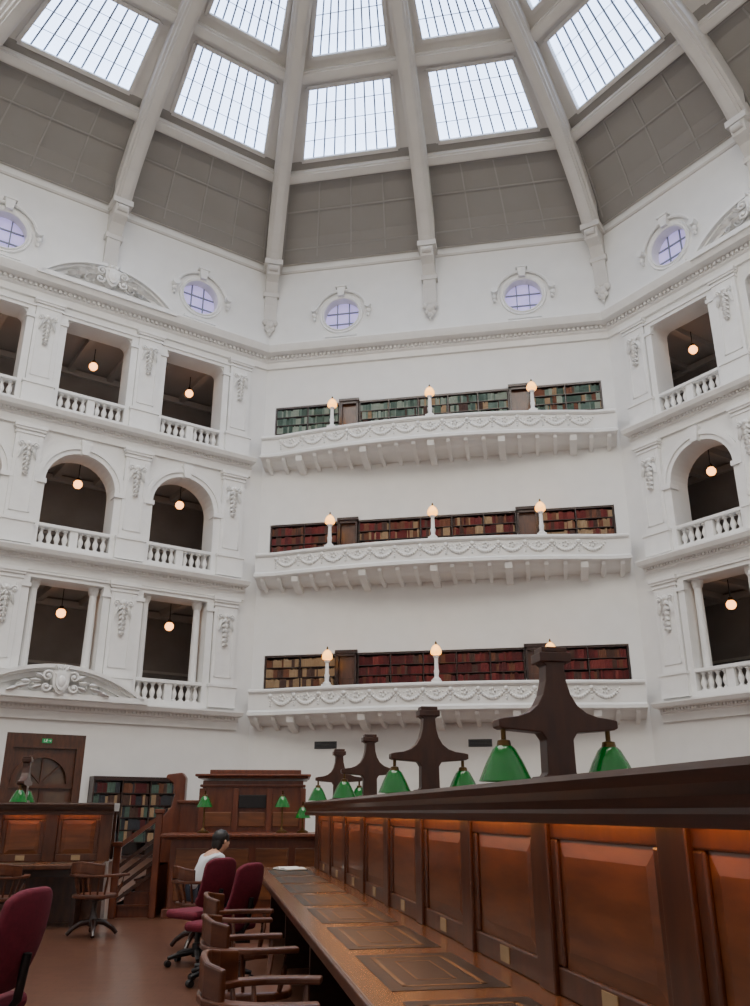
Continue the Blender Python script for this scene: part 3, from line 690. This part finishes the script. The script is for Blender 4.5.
# ------------------------------------------------------------------ chairs
def captain():
    t = thing('captain_chair', '', 'chair', Tr(0,0,0), 'wooden captain chairs')
    sp = [(.25*math.copysign(abs(math.cos(a))**.6,math.cos(a)), .23*math.copysign(abs(math.sin(a))**.6,math.sin(a))) for a in [2*math.pi*i/24 for i in range(24)]]
    MB().prism(sp,'z',.43,.475).build('seat', M['chair'], t, bevel=.012)
    h = [(.285,.22),(.3,.1),(.295,-.04),(.25,-.16),(.17,-.235),(.08,-.265)]
    path = [(x,y,.69) for x,y in h]+[(0,-.272,.69)]+[(-x,y,.69) for x,y in h[::-1]]
    MB().ribbon(path,.075,.03).build('arm_bow', M['chair'], t, bevel=.008)
    h2 = [(.26,-.17,.755),(.17,-.25,.77),(.08,-.28,.785),(0,-.287,.79)]
    MB().ribbon(h2+[(-x,y,z) for x,y,z in h2[::-1][1:]],.03,.13).build('crest_rail', M['chair'], t, bevel=.01)
    for i in range(7):
        a = R(200+140*i/6); p0 = (.21*math.cos(a),.2*math.sin(a),.47); p1 = (.28*math.cos(a)*.95,.28*math.sin(a)*.95,.68)
        MB().tube([p0,((p0[0]+p1[0])/2,(p0[1]+p1[1])/2,.57),p1],[.01,.015,.01],7).build('spindle', M['chair'], t, smooth=50)
    for sg in (-1,1): MB().tube([(sg*.22,.13,.47),(sg*.27,.15,.58),(sg*.288,.15,.68)],[.014,.02,.013],7).build('arm_post', M['chair'], t, smooth=50)
    MB().lathe([(.12,.43),(.12,.405),(.035,.39),(.03,.3),(.045,.22),(.06,.2),(.06,.12),(.03,.1)], n=12).build('pedestal', M['dwood'], t, smooth=40)
    for i in range(4):
        a = R(45+90*i); c, s_ = math.cos(a), math.sin(a)
        MB().tube([(c*.03,s_*.03,.17),(c*.14,s_*.14,.15),(c*.24,s_*.24,.085),(c*.29,s_*.29,.028)],[.034,.032,.026,.024],8).build('leg', M['dwood'], t, smooth=50)
    return t
def office():
    t = thing('office_chair', '', 'chair', Tr(0,0,0), 'burgundy swivel chairs')
    MB().box(-.24,.24,-.23,.24,.42,.5).build('seat', M['red'], t, bevel=.038, segs=4)
    n = 10; g = []; f = []
    for i in range(n+1):
        v = i/n; z = .53+.46*v
        for j in range(n+1):
            u = -1+2*j/n; w = .215*(1-.14*v*v)*(1-.1*(1-v)**3)
            g.append((u*w, -.21-.13*v+.05*u*u-.03*math.sin(math.pi*v), z+(-.05*u**4 if v > .8 else 0)*(v-.8)*5+(.04*u**4 if v < .2 else 0)))
    f = [(i*(n+1)+j,i*(n+1)+j+1,(i+1)*(n+1)+j+1,(i+1)*(n+1)+j) for i in range(n) for j in range(n)]
    mb = MB(); mb.add(g,f); b = mb.build('backrest', M['red'], t, smooth=80)
    so = b.modifiers.new('s','SOLIDIFY'); so.thickness = .05; so.offset = 0
    be = b.modifiers.new('b','BEVEL'); be.width = .02; be.segments = 3; be.limit_method = 'ANGLE'; be.angle_limit = R(50)
    MB().tube([(0,-.1,.41),(0,-.24,.41),(0,-.3,.5),(0,-.325,.7)],.022,8).build('back_bar', M['black'], t, smooth=50)
    MB().lathe([(.09,.42),(.09,.4),(.028,.38),(.028,.2),(.045,.19),(.05,.08),(.04,.07)], n=12).build('gas_stem', M['black'], t, smooth=40)
    for i in range(5):
        a = R(90+72*i); c, s_ = math.cos(a), math.sin(a)
        l = MB().tube([(c*.03,s_*.03,.12),(c*.18,s_*.18,.1),(c*.29,s_*.29,.075)],[.03,.026,.018],8).build('base_leg', M['black'], t, smooth=50)
        MB().tube([(c*.29-s_*.025,s_*.29+c*.025,.03),(c*.29+s_*.025,s_*.29-c*.025,.03)],.03,10).build('caster', M['black'], l, smooth=40)
    return t
CP = captain(); fc = [True,True]
OFF = office()
def putc(i, W, label):
    p = (CP, OFF)[i]; o = p if fc[i] else copy_tree(p); fc[i] = False; o.matrix_basis = W; o['label'] = label; return o
for i, b in enumerate((4.13,5.6,7.05)):
    putc(0, SP @ Tr(b,1.31,0) @ Rz(180+(-8,4,-5)[i]), 'wooden captain chair drawn up to the long desk, %s of three' % ['nearest','middle','farthest'][i])
putc(0, Tr(-3.45,11.4) @ Rz(-25), 'wooden captain chair on splayed pedestal at the left desk, right one')
putc(0, Tr(-4.5,11.0) @ Rz(15), 'wooden captain chair at the left desk, cut by the frame edge')
PY = 1.66
putc(0, SP @ Tr(10.6,PY,0) @ Rz(203), 'wooden captain chair under the seated reader')
putc(1, Tr(-1.78,9.4) @ Rz(50), 'empty burgundy swivel chair turned left, seat in view, behind the wooden chairs')
putc(1, SP @ Tr(8.55,1.44,0) @ Rz(-100.57+62), 'burgundy swivel chair beside the long desk, back towards the viewer')
putc(1, Tr(-2.12,4.9) @ Rz(80) @ Matrix.Scale(1.06,4), 'burgundy swivel chair in the left foreground, cut by the frame edge')

# open book at the far end of the desk
t = thing('open_book', 'open white book lying on the far end of the long desk', 'book', SP @ Tr(10.9,.62,DT+.004) @ Rz(20))
MB().box(-.2,.2,-.14,.14,0,.006).build('cover', M['black'], t)
for sg in (-1,1):
    P = [(0,.006),(sg*.19,.006),(sg*.19,.018),(sg*.1,.032),(sg*.03,.03),(0,.014)]
    MB().prism(P,'y',-.13,.13).build('pages', M['paper'], t)

# ------------------------------------------------------------------ seated reader
def skin(name, pts, edges, m, parent, root=0, sub=2):
    me = bpy.data.meshes.new(name); bm = bmesh.new(); lay = bm.verts.layers.skin.verify(); vs = []
    for i, (p, r) in enumerate(pts):
        v = bm.verts.new(p); rr = r if isinstance(r, tuple) else (r, r); v[lay].radius = rr; v[lay].use_root = (i == root); vs.append(v)
    for a, b in edges: bm.edges.new((vs[a],vs[b]))
    bm.to_mesh(me); bm.free(); me.materials.append(m)
    o = bpy.data.objects.new(name, me); col.objects.link(o); o.parent = parent
    s_ = o.modifiers.new('skin','SKIN'); s_.use_smooth_shade = True
    u = o.modifiers.new('sub','SUBSURF'); u.levels = sub; u.render_levels = sub
    return o
PW = SP @ Tr(10.6,PY,0) @ Rz(203)
pr = thing('person', 'seated person with short black hair and white shirt leaning forward', 'person', PW)
pts = [((0,-.02,.56),.13),((0,.03,.7),.125),((0,.09,.84),.125),((0,.15,.94),.09),((0,.19,1.0),.05),((0,.22,1.06),.062),((0,.235,1.12),.085),((0,.24,1.165),.07),((0,.30,1.07),.045),((0,.335,1.1),.016)]
ed = [(0,1),(1,2),(2,3),(3,4),(4,5),(5,6),(6,7),(5,8),(8,9)]
for sg in (-1,1):
    b = len(pts)
    pts += [((sg*.17,.15,.92),.055),((sg*.215,.17,.74),.042),((sg*.15,.34,.655),.03),((sg*.13,.39,.64),.026),((sg*.12,.42,.632),.028)]
    ed += [(3,b),(b,b+1),(b+1,b+2),(b+2,b+3),(b+3,b+4)]
    for fx, ln in ((-.028,.055),(-.01,.065),(.01,.06),(.028,.045)):
        c = len(pts); pts += [((sg*.12+fx,.42+ln*.6,.63),.009),((sg*.12+fx*1.2,.42+ln,.615),.008)]; ed += [(b+4,c),(c,c+1)]
    c = len(pts); pts += [((sg*.085,.41,.635),.01),((sg*.07,.435,.625),.009)]; ed += [(b+3,c),(c,c+1)]
    b = len(pts)
    pts += [((sg*.1,.02,.54),.085),((sg*.12,.40,.53),.06),((sg*.12,.41,.3),.05),((sg*.12,.40,.1),.035),((sg*.12,.50,.05),.04)]
    ed += [(0,b),(b,b+1),(b+1,b+2),(b+2,b+3),(b+3,b+4)]
body = skin('body', pts, ed, M['skin'], pr)
sh = [((0,-.02,.56),.145),((0,.03,.7),.14),((0,.09,.84),.14),((0,.15,.94),.1),((0,.175,.985),.062)]; se = [(0,1),(1,2),(2,3),(3,4)]
for sg in (-1,1):
    b = len(sh); sh += [((sg*.17,.15,.92),.072),((sg*.205,.165,.79),.06)]; se += [(3,b),(b,b+1)]
skin('shirt', sh, se, M['shirt'], pr)
tr_ = [((0,-.02,.55),.14)]; te = []
for sg in (-1,1):
    b = len(tr_); tr_ += [((sg*.1,.02,.54),.1),((sg*.12,.40,.53),.075),((sg*.12,.41,.3),.065),((sg*.12,.40,.12),.055)]; te += [(0,b),(b,b+1),(b+1,b+2),(b+2,b+3)]
skin('trousers', tr_, te, M['jean'], pr)
hb = MB(); hb.ball((0,.222,1.135),.1,14,(.95,1.05,1.0)); hb.ball((0,.185,1.08),.08,12,(1.08,.8,1.15)); hb.build('hair', M['hair'], pr, smooth=80)
for sg in (-1,1):
    MB().ball((sg*.085,.245,1.095),.022,8,(.5,.8,1.2)).build('ear', M['skin'], pr, smooth=80)
    MB().ball((sg*.03,.312,1.118),.01,8).build('eye', M['black'], pr, smooth=80)
    MB().prism([(-.04+sg*.12,.34),(.04+sg*.12,.34),(.045+sg*.12,.54),(.02+sg*.12,.6),(-.02+sg*.12,.6),(-.045+sg*.12,.54)],'z',0,.09).build('shoe', M['black'], pr, bevel=.02)
MB().ball((0,.338,1.062),.018,8,(1.3,.4,.4)).build('mouth', M['red'], pr, smooth=80)

# ------------------------------------------------------------------ world, camera
w = bpy.data.worlds.new('world'); bpy.context.scene.world = w; w.use_nodes = True
w.node_tree.nodes['Background'].inputs['Color'].default_value = L(200,215,235); w.node_tree.nodes['Background'].inputs['Strength'].default_value = .5
c = bpy.data.cameras.new('camera'); co = bpy.data.objects.new('camera', c); col.objects.link(co)
co.location = (0,0,EYE); co.rotation_euler = (R(90+20.2),0,0)
c.sensor_fit = 'VERTICAL'; c.sensor_height = 36; c.lens = 840/1006*36; c.clip_end = 200; c.clip_start = .05
bpy.context.scene.camera = co
